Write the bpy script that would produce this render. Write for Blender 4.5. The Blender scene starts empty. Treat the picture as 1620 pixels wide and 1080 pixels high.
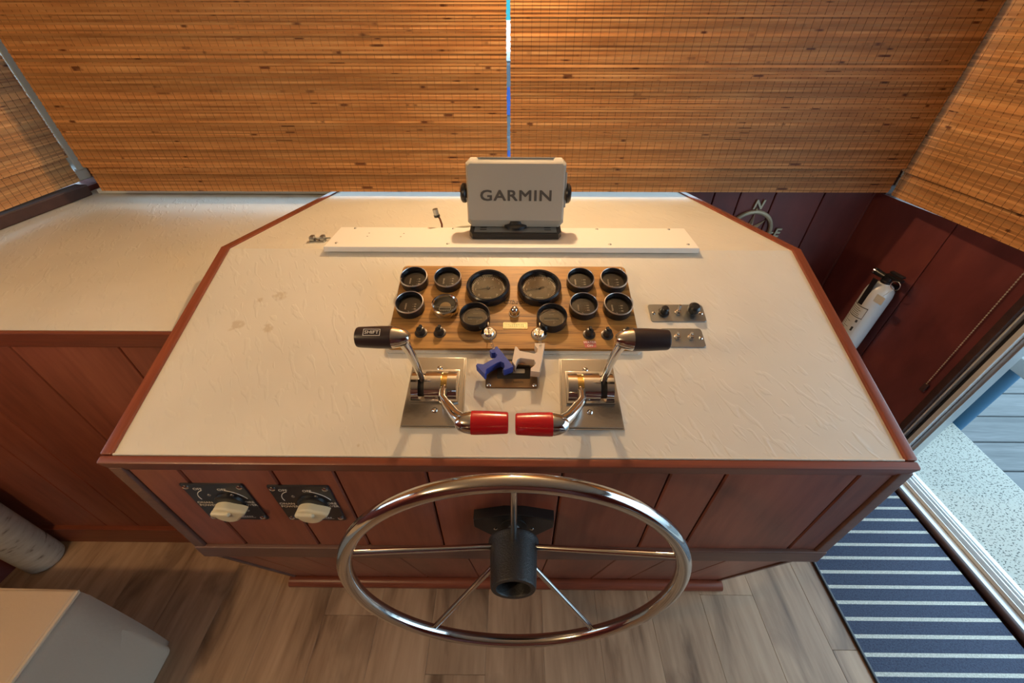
import bpy, bmesh, math, random
from mathutils import Matrix, Vector
random.seed(7)
SC = bpy.context.scene
COL = SC.collection
R = math.radians
PI = math.pi

# ------------------------------------------------------------------ camera, world, lights, exposure
cam = bpy.data.cameras.new('camera'); cam.sensor_width = 36; cam.lens = 645/1620*36; cam.clip_start = .01
co = bpy.data.objects.new('camera', cam); COL.objects.link(co)
co.location = (0, 0, 1.58); co.rotation_euler = (R(90-39.8), 0, R(.5))
SC.camera = co
SC.view_settings.view_transform = 'Standard'; SC.view_settings.look = 'None'
SC.view_settings.gamma = 1; SC.view_settings.use_curve_mapping = False
SC.view_settings.exposure = 0.0
W = bpy.data.worlds.new('overcast_sky'); SC.world = W; W.use_nodes = True
W.node_tree.nodes['Background'].inputs[0].default_value = (.58, .82, 1, 1)
W.node_tree.nodes['Background'].inputs[1].default_value = 4.0
LAMP_COL = (1, .69, .37)
LAMPS = [((.02, 1.385, 1.88), 35, .020), ((-1.35, -.35, 1.97), 32, .04)]

# ------------------------------------------------------------------ materials
def nodes(name):
    m = bpy.data.materials.new(name); m.use_nodes = True
    nt = m.node_tree; return m, nt, nt.nodes['Principled BSDF']
def mat(name, col, rough=.5, metal=0, spec=.5, bump=None, coat=0, emit=None):
    m, nt, b = nodes(name)
    b.inputs['Base Color'].default_value = (*col, 1); b.inputs['Roughness'].default_value = rough
    b.inputs['Metallic'].default_value = metal; b.inputs['Specular IOR Level'].default_value = spec
    b.inputs['Coat Weight'].default_value = coat
    if emit:
        b.inputs['Emission Color'].default_value = (*emit[0], 1); b.inputs['Emission Strength'].default_value = emit[1]
    if bump:
        sc, st = bump
        tc = nt.nodes.new('ShaderNodeTexCoord'); nz = nt.nodes.new('ShaderNodeTexNoise')
        nz.inputs['Scale'].default_value = sc; nz.inputs['Detail'].default_value = 3
        bp = nt.nodes.new('ShaderNodeBump'); bp.inputs['Strength'].default_value = st; bp.inputs['Distance'].default_value = .002
        nt.links.new(tc.outputs['Object'], nz.inputs['Vector']); nt.links.new(nz.outputs['Fac'], bp.inputs['Height'])
        nt.links.new(bp.outputs['Normal'], b.inputs['Normal'])
    return m
def ramp(nt, stops):
    r = nt.nodes.new('ShaderNodeValToRGB'); e = r.color_ramp.elements
    while len(e) < len(stops): e.new(.5)
    for k, (p, c) in enumerate(stops): e[k].position = p; e[k].color = (*c, 1) if len(c) == 3 else c
    return r
def wood(name, stops, scale, rough=.4, vary=.25, bump=.15, detail=6, coat=0, fine=0.35, knots=0):
    """grain: noise stretched along the axis whose scale is small; each object is shifted and toned by its random id"""
    m, nt, b = nodes(name); L = nt.links.new
    tc = nt.nodes.new('ShaderNodeTexCoord'); oi = nt.nodes.new('ShaderNodeObjectInfo')
    ad = nt.nodes.new('ShaderNodeVectorMath'); ad.operation = 'ADD'
    mu = nt.nodes.new('ShaderNodeVectorMath'); mu.operation = 'SCALE'; mu.inputs[0].default_value = (7.3, 5.1, 3.7)
    L(oi.outputs['Random'], mu.inputs['Scale']); L(tc.outputs['Object'], ad.inputs[0]); L(mu.outputs[0], ad.inputs[1])
    mp = nt.nodes.new('ShaderNodeMapping'); mp.inputs['Scale'].default_value = scale; L(ad.outputs[0], mp.inputs['Vector'])
    n1 = nt.nodes.new('ShaderNodeTexNoise'); n1.inputs['Scale'].default_value = 1; n1.inputs['Detail'].default_value = detail
    n1.inputs['Roughness'].default_value = .6; n1.inputs['Distortion'].default_value = .6
    L(mp.outputs[0], n1.inputs['Vector'])
    n2 = nt.nodes.new('ShaderNodeTexNoise'); n2.inputs['Scale'].default_value = 7; n2.inputs['Detail'].default_value = 2
    L(mp.outputs[0], n2.inputs['Vector'])
    mx = nt.nodes.new('ShaderNodeMix'); mx.inputs[0].default_value = fine
    L(n1.outputs['Fac'], mx.inputs[2]); L(n2.outputs['Fac'], mx.inputs[3])
    rp = ramp(nt, stops); L(mx.outputs[0], rp.inputs[0])
    hs = nt.nodes.new('ShaderNodeHueSaturation')
    mr = nt.nodes.new('ShaderNodeMapRange'); mr.inputs[3].default_value = 1-vary; mr.inputs[4].default_value = 1+vary
    L(oi.outputs['Random'], mr.inputs[0]); L(mr.outputs[0], hs.inputs['Value']); L(rp.outputs[0], hs.inputs['Color'])
    last = hs.outputs[0]
    if knots:
        mk = nt.nodes.new('ShaderNodeMapping'); mk.inputs['Scale'].default_value = (7, 2.0, 4); L(ad.outputs[0], mk.inputs['Vector'])
        kn = nt.nodes.new('ShaderNodeTexNoise'); kn.inputs['Scale'].default_value = 1; kn.inputs['Detail'].default_value = 5; kn.inputs['Distortion'].default_value = .8; L(mk.outputs[0], kn.inputs['Vector'])
        kr = ramp(nt, [(.53, (1, 1, 1)), (.70, (.30, .25, .22))]); L(kn.outputs['Fac'], kr.inputs[0])
        km = nt.nodes.new('ShaderNodeMix'); km.data_type = 'RGBA'; km.blend_type = 'MULTIPLY'; km.inputs[0].default_value = knots
        L(last, km.inputs[6]); L(kr.outputs[0], km.inputs[7]); last = km.outputs[2]
    L(last, b.inputs['Base Color'])
    b.inputs['Roughness'].default_value = rough; b.inputs['Coat Weight'].default_value = coat
    bp = nt.nodes.new('ShaderNodeBump'); bp.inputs['Strength'].default_value = bump; bp.inputs['Distance'].default_value = .001
    L(mx.outputs[0], bp.inputs['Height']); L(bp.outputs['Normal'], b.inputs['Normal'])
    return m

MAHOG = [(.28, (.135, .037, .021)), (.5, (.245, .072, .042)), (.75, (.34, .112, .066))]
m_mahog = wood('mahogany_boards', MAHOG, (9, 9, 1.2), .38, .14, .1)
m_mahog_h = wood('mahogany_trim', [(.25, (.12, .030, .015)), (.55, (.20, .052, .026)), (.8, (.29, .085, .042))], (1.4, 30, 30), .36, .1, .1)
m_mahog_y = wood('mahogany_side_trim', [(.25, (.12, .030, .015)), (.55, (.20, .052, .026)), (.8, (.29, .085, .042))], (30, 1.4, 30), .27, .1, .1)
m_rail = wood('worn_brown_rail', [(.25, (.11, .055, .042)), (.6, (.17, .085, .064)), (.8, (.23, .125, .10))], (1.4, 30, 30), .42, .08, .1)
m_wallpanel = wood('dark_mahogany_panel', [(.25, (.085, .018, .018)), (.55, (.165, .038, .034)), (.8, (.25, .068, .046))], (3, 3, 1.0), .42, .15, .08)
m_darkwood = wood('dark_brown_wood', [(.25, (.03, .012, .01)), (.7, (.075, .032, .025))], (6, 6, 6), .5, .1, .1)
m_teak = wood('teak_veneer', [(.36, (.085, .035, .010)), (.46, (.30, .15, .038)), (.58, (.42, .22, .055)), (.8, (.53, .30, .088))], (2.4, 62, 62), .5, 0, .15, 9, 0, .3)
m_floor = wood('vinyl_plank', [(.30, (.12, .066, .038)), (.41, (.30, .185, .11)), (.55, (.42, .275, .17)), (.75, (.52, .37, .24))], (8, .8, 6), .42, .07, .12, 7, 0, .30, .9)
m_dock = wood('weathered_dock_board', [(.25, (.055, .066, .072)), (.55, (.105, .118, .125)), (.8, (.17, .18, .19))], (1.2, 22, 22), .8, .15, .4)

def laminate(name, col, stains):
    m, nt, b = nodes(name); L = nt.links.new
    tc = nt.nodes.new('ShaderNodeTexCoord')
    mp = nt.nodes.new('ShaderNodeMapping'); mp.inputs['Scale'].default_value = (22, 62, 40)
    m0 = nt.nodes.new('ShaderNodeMapping'); m0.inputs['Rotation'].default_value = (0, 0, R(62))
    L(tc.outputs['Object'], m0.inputs['Vector']); L(m0.outputs[0], mp.inputs['Vector'])
    nz = nt.nodes.new('ShaderNodeTexNoise'); nz.inputs['Scale'].default_value = 1; nz.inputs['Detail'].default_value = 1.5; nz.inputs['Distortion'].default_value = .5
    L(mp.outputs[0], nz.inputs['Vector'])
    rp = ramp(nt, [(.56, (0, 0, 0)), (.68, (1, 1, 1))]); L(nz.outputs['Fac'], rp.inputs[0])
    bp = nt.nodes.new('ShaderNodeBump'); bp.inputs['Strength'].default_value = .22; bp.inputs['Distance'].default_value = .003
    L(rp.outputs[0], bp.inputs['Height']); L(bp.outputs[0], b.inputs['Normal'])
    cn = nt.nodes.new('ShaderNodeTexNoise'); cn.inputs['Scale'].default_value = 5; cn.inputs['Detail'].default_value = 5
    L(tc.outputs['Object'], cn.inputs['Vector'])
    cr = ramp(nt, [(.3, tuple(c*.9 for c in col)), (.7, col)]); L(cn.outputs['Fac'], cr.inputs[0])
    cur = cr.outputs[0]
    sn = nt.nodes.new('ShaderNodeTexNoise'); sn.inputs['Scale'].default_value = 60; sn.inputs['Detail'].default_value = 4; L(tc.outputs['Object'], sn.inputs['Vector'])
    for (x, y, z, r) in stains:                    # old brown smudges on the laminate
        d = nt.nodes.new('ShaderNodeVectorMath'); d.operation = 'DISTANCE'; d.inputs[1].default_value = (x, y, z)
        L(tc.outputs['Object'], d.inputs[0])
        mr = nt.nodes.new('ShaderNodeMapRange'); mr.inputs[1].default_value = r; mr.inputs[2].default_value = 0; mr.inputs[3].default_value = 0; mr.inputs[4].default_value = 1
        L(d.outputs['Value'], mr.inputs[0])
        ml = nt.nodes.new('ShaderNodeMath'); ml.operation = 'MULTIPLY'; L(mr.outputs[0], ml.inputs[0]); L(sn.outputs['Fac'], ml.inputs[1])
        st = ramp(nt, [(.26, (0, 0, 0)), (.40, (.5, .5, .5))]); L(ml.outputs[0], st.inputs[0])
        mx = nt.nodes.new('ShaderNodeMix'); mx.data_type = 'RGBA'; L(st.outputs[0], mx.inputs[0]); L(cur, mx.inputs[6])
        mx.inputs[7].default_value = (.40, .32, .20, 1); cur = mx.outputs[2]
    L(cur, b.inputs['Base Color']); b.inputs['Roughness'].default_value = .45
    return m
LAMI = (.635, .615, .55)
m_counter = laminate('cream_laminate', LAMI, [])

m_chrome = mat('chrome', (.66, .66, .65), .10, 1)
m_chromeplate = mat('worn_chrome_plate', (.46, .45, .43), .24, 1, bump=(70, .12))
m_brushed = mat('brushed_steel', (.40, .42, .43), .38, 1, bump=(200, .06))
m_brass = mat('brass', (.60, .42, .14), .25, 1)
m_pewter = mat('antique_pale_brass', (.50, .46, .33), .42, .3)
m_black = mat('black_plastic', (.014, .014, .016), .32)
m_hub = mat('pebbled_black_vinyl', (.022, .022, .024), .42, bump=(420, .5))
m_handle = mat('brown_black_handle', (.030, .020, .022), .33)
m_darkslot = mat('dark_slot', (.015, .013, .012), .5)
m_red = mat('red_plastic', (.42, .006, .010), .24, coat=.3)
m_bezel = mat('bezel_black', (.012, .013, .018), .26)
m_bezelrim = mat('bezel_silver_edge', (.62, .60, .60), .3, .8)
m_dial = mat('dark_grey_dial', (.10, .088, .072), .45)
m_dialtan = mat('champagne_dial', (.20, .175, .13), .38, .3)
m_dialblk = mat('black_dial', (.02, .02, .02), .35)
m_mark = mat('white_print', (.85, .83, .75), .5)
m_markyel = mat('cream_print', (.78, .62, .33), .5)
m_markblk = mat('black_print', (.03, .028, .025), .5)
m_paintwhite = mat('white_painted_metal', (.80, .79, .75), .35)
m_garmin = mat('warm_grey_plastic', (.40, .385, .34), .5)
m_garmintxt = mat('dark_grey_print', (.085, .08, .075), .5)
m_cream = mat('ivory_plastic', (.74, .68, .48), .32)
m_plate = mat('black_enamel_plate', (.016, .015, .022), .3)
m_brownplate = mat('bronze_anodised_plate', (.20, .13, .07), .34, .6)
m_navyfloat = mat('blue_foam', (.035, .065, .36), .6, bump=(60, .5))
m_whitefloat = mat('off_white_foam', (.62, .54, .47), .62, bump=(60, .4))
m_redlabel = mat('red_embossed_tape', (.45, .11, .10), .4)
m_extw = mat('white_enamel', (.74, .76, .76), .25)
m_paper = mat('paper_label', (.66, .67, .65), .6)
m_alu = mat('aluminium', (.55, .58, .6), .32, .85)
m_aluw = mat('white_aluminium', (.72, .75, .76), .35, .3)
m_ceiling = mat('cream_ceiling', (.55, .50, .42), .7)
m_wallcream = mat('cream_wall', (.55, .46, .36), .7)
m_fabric = mat('beige_slipcover', (.50, .40, .30), .9, bump=(90, .35))
m_seam = mat('beige_piping', (.56, .46, .34), .9, bump=(300, .6))
m_blue = mat('blue_vinyl', (.03, .11, .20), .5, bump=(40, .5))
m_railwhite = mat('white_rail', (.40, .43, .43), .4)
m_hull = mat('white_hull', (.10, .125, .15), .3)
m_stripe = mat('blue_hull_stripe', (.03, .09, .32), .3)
m_teal = mat('teal_canvas', (.03, .36, .38), .7)
m_thread = mat('brown_thread', (.10, .05, .022), .8)
m_threadpale = mat('tan_thread', (.24, .12, .045), .8)
m_cord = mat('tan_bead_cord', (.45, .36, .26), .6)
m_lampwhite = mat('lamp_trim', (.8, .8, .78), .4)
m_lampglow = mat('lamp_glass', (.9, .8, .6), .4, emit=((1, .72, .42), 6))
m_wire = mat('brown_wire', (.16, .05, .02), .5)
m_water = mat('harbour_water', (.03, .06, .075), .08)

def glass_mat():
    m, nt, b = nodes('clear_glass'); L = nt.links.new
    out = nt.nodes['Material Output']; nt.nodes.remove(b)
    t = nt.nodes.new('ShaderNodeBsdfTransparent'); g = nt.nodes.new('ShaderNodeBsdfGlossy'); g.inputs['Roughness'].default_value = .02
    f = nt.nodes.new('ShaderNodeFresnel'); f.inputs['IOR'].default_value = 1.45
    x = nt.nodes.new('ShaderNodeMixShader'); L(f.outputs[0], x.inputs[0]); L(t.outputs[0], x.inputs[1]); L(g.outputs[0], x.inputs[2]); L(x.outputs[0], out.inputs[0])
    return m
m_glass = glass_mat()

def bamboo():
    m, nt, b = nodes('woven_bamboo'); L = nt.links.new
    out = nt.nodes['Material Output']
    tc = nt.nodes.new('ShaderNodeTexCoord'); geo = nt.nodes.new('ShaderNodeNewGeometry')
    sx = nt.nodes.new('ShaderNodeSeparateXYZ'); L(tc.outputs['Object'], sx.inputs[0])
    rs = nt.nodes.new('ShaderNodeMath'); rs.operation = 'MULTIPLY'; rs.inputs[1].default_value = 91.7; L(geo.outputs['Random Per Island'], rs.inputs[0])
    def nz(xs, det):
        mu = nt.nodes.new('ShaderNodeMath'); mu.operation = 'MULTIPLY'; mu.inputs[1].default_value = xs; L(sx.outputs[0], mu.inputs[0])
        cb = nt.nodes.new('ShaderNodeCombineXYZ'); L(mu.outputs[0], cb.inputs[0]); L(rs.outputs[0], cb.inputs[1])
        z = nt.nodes.new('ShaderNodeTexNoise'); z.inputs['Scale'].default_value = 1; z.inputs['Detail'].default_value = det; L(cb.outputs[0], z.inputs['Vector'])
        return z
    a = nz(5, 4)
    rp = ramp(nt, [(.25, (.40, .165, .050)), (.5, (.58, .28, .095)), (.75, (.70, .40, .165))]); L(a.outputs['Fac'], rp.inputs[0])
    d = nz(9, 3)                                   # dark nodes of the cane
    dr = ramp(nt, [(.66, (1, 1, 1)), (.70, (.25, .16, .13))]); L(d.outputs['Fac'], dr.inputs[0])
    mx = nt.nodes.new('ShaderNodeMix'); mx.data_type = 'RGBA'; mx.blend_type = 'MULTIPLY'; mx.inputs[0].default_value = 1
    L(rp.outputs[0], mx.inputs[6]); L(dr.outputs[0], mx.inputs[7])
    hs = nt.nodes.new('ShaderNodeHueSaturation'); mr = nt.nodes.new('ShaderNodeMapRange'); mr.inputs[3].default_value = .66; mr.inputs[4].default_value = 1.28
    L(geo.outputs['Random Per Island'], mr.inputs[0]); L(mr.outputs[0], hs.inputs['Value']); L(mx.outputs[2], hs.inputs['Color'])
    L(hs.outputs[0], b.inputs['Base Color']); b.inputs['Roughness'].default_value = .5
    tr = nt.nodes.new('ShaderNodeBsdfTranslucent'); L(hs.outputs[0], tr.inputs[0])
    ms = nt.nodes.new('ShaderNodeMixShader'); ms.inputs[0].default_value = .22
    L(b.outputs[0], ms.inputs[1]); L(tr.outputs[0], ms.inputs[2]); L(ms.outputs[0], out.inputs[0])
    return m
m_bamboo = bamboo()

def speckle():
    m, nt, b = nodes('speckled_deck'); L = nt.links.new
    tc = nt.nodes.new('ShaderNodeTexCoord'); mp = nt.nodes.new('ShaderNodeMapping'); mp.inputs['Scale'].default_value = (120, 190, 100)
    L(tc.outputs['Object'], mp.inputs['Vector'])
    v = nt.nodes.new('ShaderNodeTexNoise'); v.inputs['Scale'].default_value = 1; v.inputs['Detail'].default_value = 2; L(mp.outputs[0], v.inputs['Vector'])
    rp = ramp(nt, [(.37, (.035, .045, .04)), (.43, (.35, .36, .32))]); L(v.outputs['Fac'], rp.inputs[0])
    L(rp.outputs[0], b.inputs['Base Color']); b.inputs['Roughness'].default_value = .55
    return m
m_deck = speckle()

def rugmat():
    m, nt, b = nodes('navy_striped_weave'); L = nt.links.new
    tc = nt.nodes.new('ShaderNodeTexCoord'); sx = nt.nodes.new('ShaderNodeSeparateXYZ'); L(tc.outputs['Object'], sx.inputs[0])
    ad = nt.nodes.new('ShaderNodeMath'); ad.operation = 'ADD'; ad.inputs[1].default_value = 20*.0485+.0053; L(sx.outputs[1], ad.inputs[0])
    dv = nt.nodes.new('ShaderNodeMath'); dv.operation = 'DIVIDE'; dv.inputs[1].default_value = .0485; L(ad.outputs[0], dv.inputs[0])
    fr = nt.nodes.new('ShaderNodeMath'); fr.operation = 'FRACT'; L(dv.outputs[0], fr.inputs[0])
    rp = ramp(nt, [(0, (1, 1, 1)), (.22, (0, 0, 0))]); rp.color_ramp.interpolation = 'CONSTANT'; L(fr.outputs[0], rp.inputs[0])
    n = nt.nodes.new('ShaderNodeTexNoise'); n.inputs['Scale'].default_value = 260; n.inputs['Detail'].default_value = 2; L(tc.outputs['Object'], n.inputs['Vector'])
    nv = ramp(nt, [(.3, (.020, .030, .062)), (.7, (.052, .072, .125))]); L(n.outputs['Fac'], nv.inputs[0])
    cr = ramp(nt, [(.3, (.36, .37, .33)), (.7, (.62, .63, .57))]); L(n.outputs['Fac'], cr.inputs[0])
    mx = nt.nodes.new('ShaderNodeMix'); mx.data_type = 'RGBA'; L(rp.outputs[0], mx.inputs[0]); L(nv.outputs[0], mx.inputs[6]); L(cr.outputs[0], mx.inputs[7])
    L(mx.outputs[2], b.inputs['Base Color']); b.inputs['Roughness'].default_value = .85
    bp = nt.nodes.new('ShaderNodeBump'); bp.inputs['Strength'].default_value = .5; bp.inputs['Distance'].default_value = .002
    L(n.outputs['Fac'], bp.inputs['Height']); L(bp.outputs[0], b.inputs['Normal'])
    return m
m_rug = rugmat()

def binmat():
    m, nt, b = nodes('printed_canvas'); L = nt.links.new
    tc = nt.nodes.new('ShaderNodeTexCoord'); mp = nt.nodes.new('ShaderNodeMapping'); mp.inputs['Scale'].default_value = (18, 18, 60); L(tc.outputs['Object'], mp.inputs['Vector'])
    n = nt.nodes.new('ShaderNodeTexNoise'); n.inputs['Scale'].default_value = 1; n.inputs['Detail'].default_value = 4; L(mp.outputs[0], n.inputs['Vector'])
    rp = ramp(nt, [(.30, (.14, .10, .07)), (.40, (.42, .35, .27)), (.7, (.50, .43, .34))]); L(n.outputs['Fac'], rp.inputs[0])
    L(rp.outputs[0], b.inputs['Base Color']); b.inputs['Roughness'].default_value = .85
    return m
m_bin = binmat()

# ------------------------------------------------------------------ mesh helpers
def box(bm, x0, x1, y0, y1, z0, z1, bev=0, seg=2):
    vs = [bm.verts.new((x, y, z)) for x in (x0, x1) for y in (y0, y1) for z in (z0, z1)]
    fs = [bm.faces.new([vs[i] for i in f]) for f in ((0, 1, 3, 2), (4, 6, 7, 5), (0, 4, 5, 1), (2, 3, 7, 6), (0, 2, 6, 4), (1, 5, 7, 3))]
    if bev:
        es = list({e for f in fs for e in f.edges})
        bmesh.ops.bevel(bm, geom=es, offset=bev, segments=seg, profile=.5, affect='EDGES')
def prism(bm, pts, z0, z1, bev=0, seg=2, M=None):
    a = [bm.verts.new((x, y, z0)) for x, y in pts]; b = [bm.verts.new((x, y, z1)) for x, y in pts]
    n = len(pts); fs = [bm.faces.new(list(reversed(a))), bm.faces.new(b)]
    for i in range(n): fs.append(bm.faces.new((a[i], a[(i+1) % n], b[(i+1) % n], b[i])))
    bmesh.ops.recalc_face_normals(bm, faces=fs)
    vs = a+b
    if bev:
        r = bmesh.ops.bevel(bm, geom=list(fs[1].edges), offset=bev, segments=seg, profile=.5, affect='EDGES')
        vs = list({v for v in vs if v.is_valid} | set(r['verts']))
    if M is not None:
        for v in vs: v.co = M @ v.co
def lathe(bm, prof, n=32, M=None, close=False):
    rings = []
    for r, z in prof:
        if r < 1e-6: rings.append([bm.verts.new((0, 0, z))])
        else: rings.append([bm.verts.new((r*math.cos(2*PI*i/n), r*math.sin(2*PI*i/n), z)) for i in range(n)])
    allv = [v for q in rings for v in q]
    pairs = list(zip(rings, rings[1:]))
    if close: pairs.append((rings[-1], rings[0]))
    for a, b in pairs:
        if len(a) == 1 and len(b) == 1: continue
        for i in range(n):
            j = (i+1) % n
            if len(a) == 1: f = (a[0], b[j], b[i])
            elif len(b) == 1: f = (a[i], a[j], b[0])
            else: f = (a[i], a[j], b[j], b[i])
            bm.faces.new(f)
    if M is not None:
        for v in allv: v.co = M @ v.co
def tube(bm, pts, r, n=10, closed=False, flat=1):
    pts = [Vector(p) for p in pts]; k = len(pts); rr = r if isinstance(r, (list, tuple)) else [r]*k
    rings = []; up = None
    for i, p in enumerate(pts):
        if closed: t = (pts[(i+1) % k]-pts[i-1]).normalized()
        else: t = (pts[min(i+1, k-1)]-pts[max(i-1, 0)]).normalized()
        if up is None:
            up = Vector((0, 0, 1)) if abs(t.z) < .9 else Vector((1, 0, 0))
        s = t.cross(up).normalized(); up = s.cross(t).normalized()
        rings.append([bm.verts.new(p+rr[i]*(math.cos(2*PI*j/n)*s+math.sin(2*PI*j/n)*flat*up)) for j in range(n)])
    m = k if closed else k-1
    for i in range(m):
        a, b = rings[i], rings[(i+1) % k]
        for j in range(n): bm.faces.new((a[j], a[(j+1) % n], b[(j+1) % n], b[j]))
    if not closed:
        bm.faces.new(list(reversed(rings[0]))); bm.faces.new(rings[-1])
def mesh(bm, name, smooth=35):
    bmesh.ops.recalc_face_normals(bm, faces=bm.faces[:])
    me = bpy.data.meshes.new(name); bm.to_mesh(me); bm.free()
    if smooth:
        me.polygons.foreach_set('use_smooth', [True]*len(me.polygons)); me.set_sharp_from_angle(angle=R(smooth))
    return me
def obj(name, bm, m, parent=None, loc=(0, 0, 0), rot=(0, 0, 0), smooth=35, kind=None, label=None):
    me = bm if isinstance(bm, bpy.types.Mesh) else mesh(bm, name, smooth)
    if m is not None and not me.materials: me.materials.append(m)
    o = bpy.data.objects.new(name, me); COL.objects.link(o)
    o.location = loc; o.rotation_euler = rot
    if smooth and not kind and len(me.polygons) < 4000:
        wn = o.modifiers.new('weighted_normals', 'WEIGHTED_NORMAL'); wn.keep_sharp = True
    if parent: o.parent = parent
    if kind: o['kind'] = kind
    if label: o['label'] = label
    return o
def thing(name, label, cat, loc=(0, 0, 0), rot=(0, 0, 0), group=None, M=None):
    o = bpy.data.objects.new(name, None); COL.objects.link(o); o.empty_display_size = .02
    if M is not None: o.matrix_world = M
    else: o.location = loc; o.rotation_euler = rot
    o['label'] = label; o['category'] = cat
    if group: o['group'] = group
    return o
def tag(o, label, cat, group=None):
    o['label'] = label; o['category'] = cat
    if group: o['group'] = group
    return o
def struct(name, bm, m, loc=(0, 0, 0), rot=(0, 0, 0), smooth=0):
    return obj(name, bm, m, None, loc, rot, smooth, 'structure')
def structE(name, loc=(0, 0, 0), rot=(0, 0, 0)):
    o = bpy.data.objects.new(name, None); COL.objects.link(o); o.location = loc; o.rotation_euler = rot; o['kind'] = 'structure'; return o
def B(*a, **k):
    bm = bmesh.new(); box(bm, *a, **k); return bm
def P(*a, **k):
    bm = bmesh.new(); prism(bm, *a, **k); return bm
def Lt(*a, **k):
    bm = bmesh.new(); lathe(bm, *a, **k); return bm
def Tb(*a, **k):
    bm = bmesh.new(); tube(bm, *a, **k); return bm
def text(s, size, ext=.0002, shear=0, space=1, width=1, off=0, bold=0):
    cu = bpy.data.curves.new('lettering', 'FONT'); cu.body = s; cu.size = size; cu.extrude = ext; cu.shear = shear
    cu.align_x = 'CENTER'; cu.align_y = 'CENTER'; cu.space_character = space; cu.resolution_u = 3; cu.offset = off
    o = bpy.data.objects.new('lettering', cu); COL.objects.link(o)
    dg = bpy.context.evaluated_depsgraph_get()
    me = bpy.data.meshes.new_from_object(o.evaluated_get(dg)); bpy.data.objects.remove(o)
    me.materials.clear()
    for v in me.vertices: v.co.x *= width
    if bold:                                              # thicken the strokes with shifted copies
        bm = bmesh.new()
        for k, (dx, dy) in enumerate(((-bold, -bold), (bold, -bold), (bold, bold), (-bold, bold), (0, 0))):
            n0 = len(bm.verts); bm.from_mesh(me); bm.verts.ensure_lookup_table()
            for v in bm.verts[n0:]: v.co += Vector((dx, dy, k*1e-5))
        bm.to_mesh(me); bm.free()
    return me
def rrect(w, h, r, n=4, cx=0, cy=0):
    p = []
    for (sx, sy, a0) in ((1, 1, 0), (-1, 1, 90), (-1, -1, 180), (1, -1, 270)):
        for i in range(n+1):
            a = R(a0+90*i/n); p.append((cx+sx*(w/2-r)+r*math.cos(a), cy+sy*(h/2-r)+r*math.sin(a)))
    return p
RX = lambda a: Matrix.Rotation(a, 4, 'X')
RY = lambda a: Matrix.Rotation(a, 4, 'Y')
TR = lambda *v: Matrix.Translation(v)
def screw(name, parent, x, y, z, r=.004, m=None, M=None):
    """domed screw head with a cross slot, axis along local z (or turned by M)"""
    bm = bmesh.new(); lathe(bm, [(r, 0), (r, r*.15), (r*.8, r*.42), (r*.4, r*.56), (0, r*.6)], 14)
    bmesh.ops.transform(bm, matrix=TR(x, y, z) @ (M or Matrix()), verts=bm.verts)
    o = obj(name, bm, m or m_chrome, parent)
    return o

# ------------------------------------------------------------------ the room
DS = R(16)                                              # slope of the dashboard
DO, DV, DW = Vector((0, .432, .939)), Vector((0, math.cos(DS), math.sin(DS))), Vector((0, -math.sin(DS), math.cos(DS)))
def dash_M(u, v, w=0): return Matrix.Translation(DO+Vector((u, 0, 0))+DV*v+DW*w) @ RX(DS)

fl = struct('floor', B(-2.3, 1.70, -2.2, 1.7, -.06, -.012), m_darkwood)
pw, pl = .183, 1.22
me = mesh(B(-pw/2+.0002, pw/2-.0002, -pl/2+.0003, pl/2-.0003, -.012, 0, bev=.0007, seg=1), 'floor_plank', 0); me.materials.append(m_floor)
for i in range(21):
    x = -2.19+i*pw
    if x+pw/2 > 1.66: break
    y = -1.9+((i*.437) % 1)*pl-pl*.5
    while y < 1.9:
        if y-pl/2 < 1.6 and y+pl/2 > -2.1: obj('floor_plank', me, None, fl, (x, y, 0))
        y += pl
struct('ceiling', B(-2.4, 1.9, -2.3, 1.8, 2.08, 2.14), m_ceiling)
struct('wall_back', B(-2.4, 1.9, -2.3, -2.2, 0, 2.08), m_wallpanel)

# front wall: boarded below the windshield, two windows above
FY = 1.65
bm = bmesh.new(); box(bm, -1.75, 1.50, FY, FY+.08, -.05, 1.0); box(bm, -1.75, 1.50, FY, FY+.08, 1.93, 2.08)
for x0, x1 in ((-1.75, -1.60), (.022, .05), (1.38, 1.50)): box(bm, x0, x1, FY, FY+.08, 1.0, 1.93)
wf = struct('wall_front', bm, m_darkwood)
xs = [.50, .64, .797, .901, 1.041, 1.235, 1.428]
for a, b in zip(xs, xs[1:]): obj('board', B(a+.002, b-.002, FY-.012, FY, .0, 1.0, bev=.002, seg=1), m_wallpanel, wf)
struct('trim_1', B(-1.60, -.07, FY-.10, FY+.02, 1.0135, 1.03, bev=.004), m_aluw)          # pale window ledge over the counter
struct('trim_2', B(.66, 1.40, FY-.02, FY+.02, 1.0, 1.03, bev=.004), m_darkwood)
def window(name, x0, x1, z0, z1, loc, rot=(0, 0, 0)):
    w = structE(name, loc, rot)
    t = .035
    for nm, a in (('frame_rail', (x0, x1, -.02, .02, z0, z0+t)), ('frame_rail', (x0, x1, -.02, .02, z1-t, z1)),
                  ('frame_stile', (x0, x0+t, -.02, .02, z0+t, z1-t)), ('frame_stile', (x1-t, x1, -.02, .02, z0+t, z1-t))):
        obj(nm, B(*a, bev=.003, seg=1), m_aluw, w)
    obj('pane', B(x0+t, x1-t, -.002, .002, z0+t, z1-t), m_glass, w)
    return w
window('window_1', -1.60, .022, 1.03, 1.93, (0, FY+.04, 0))
window('window_2', .05, 1.38, 1.03, 1.93, (0, FY+.04, 0))

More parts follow.
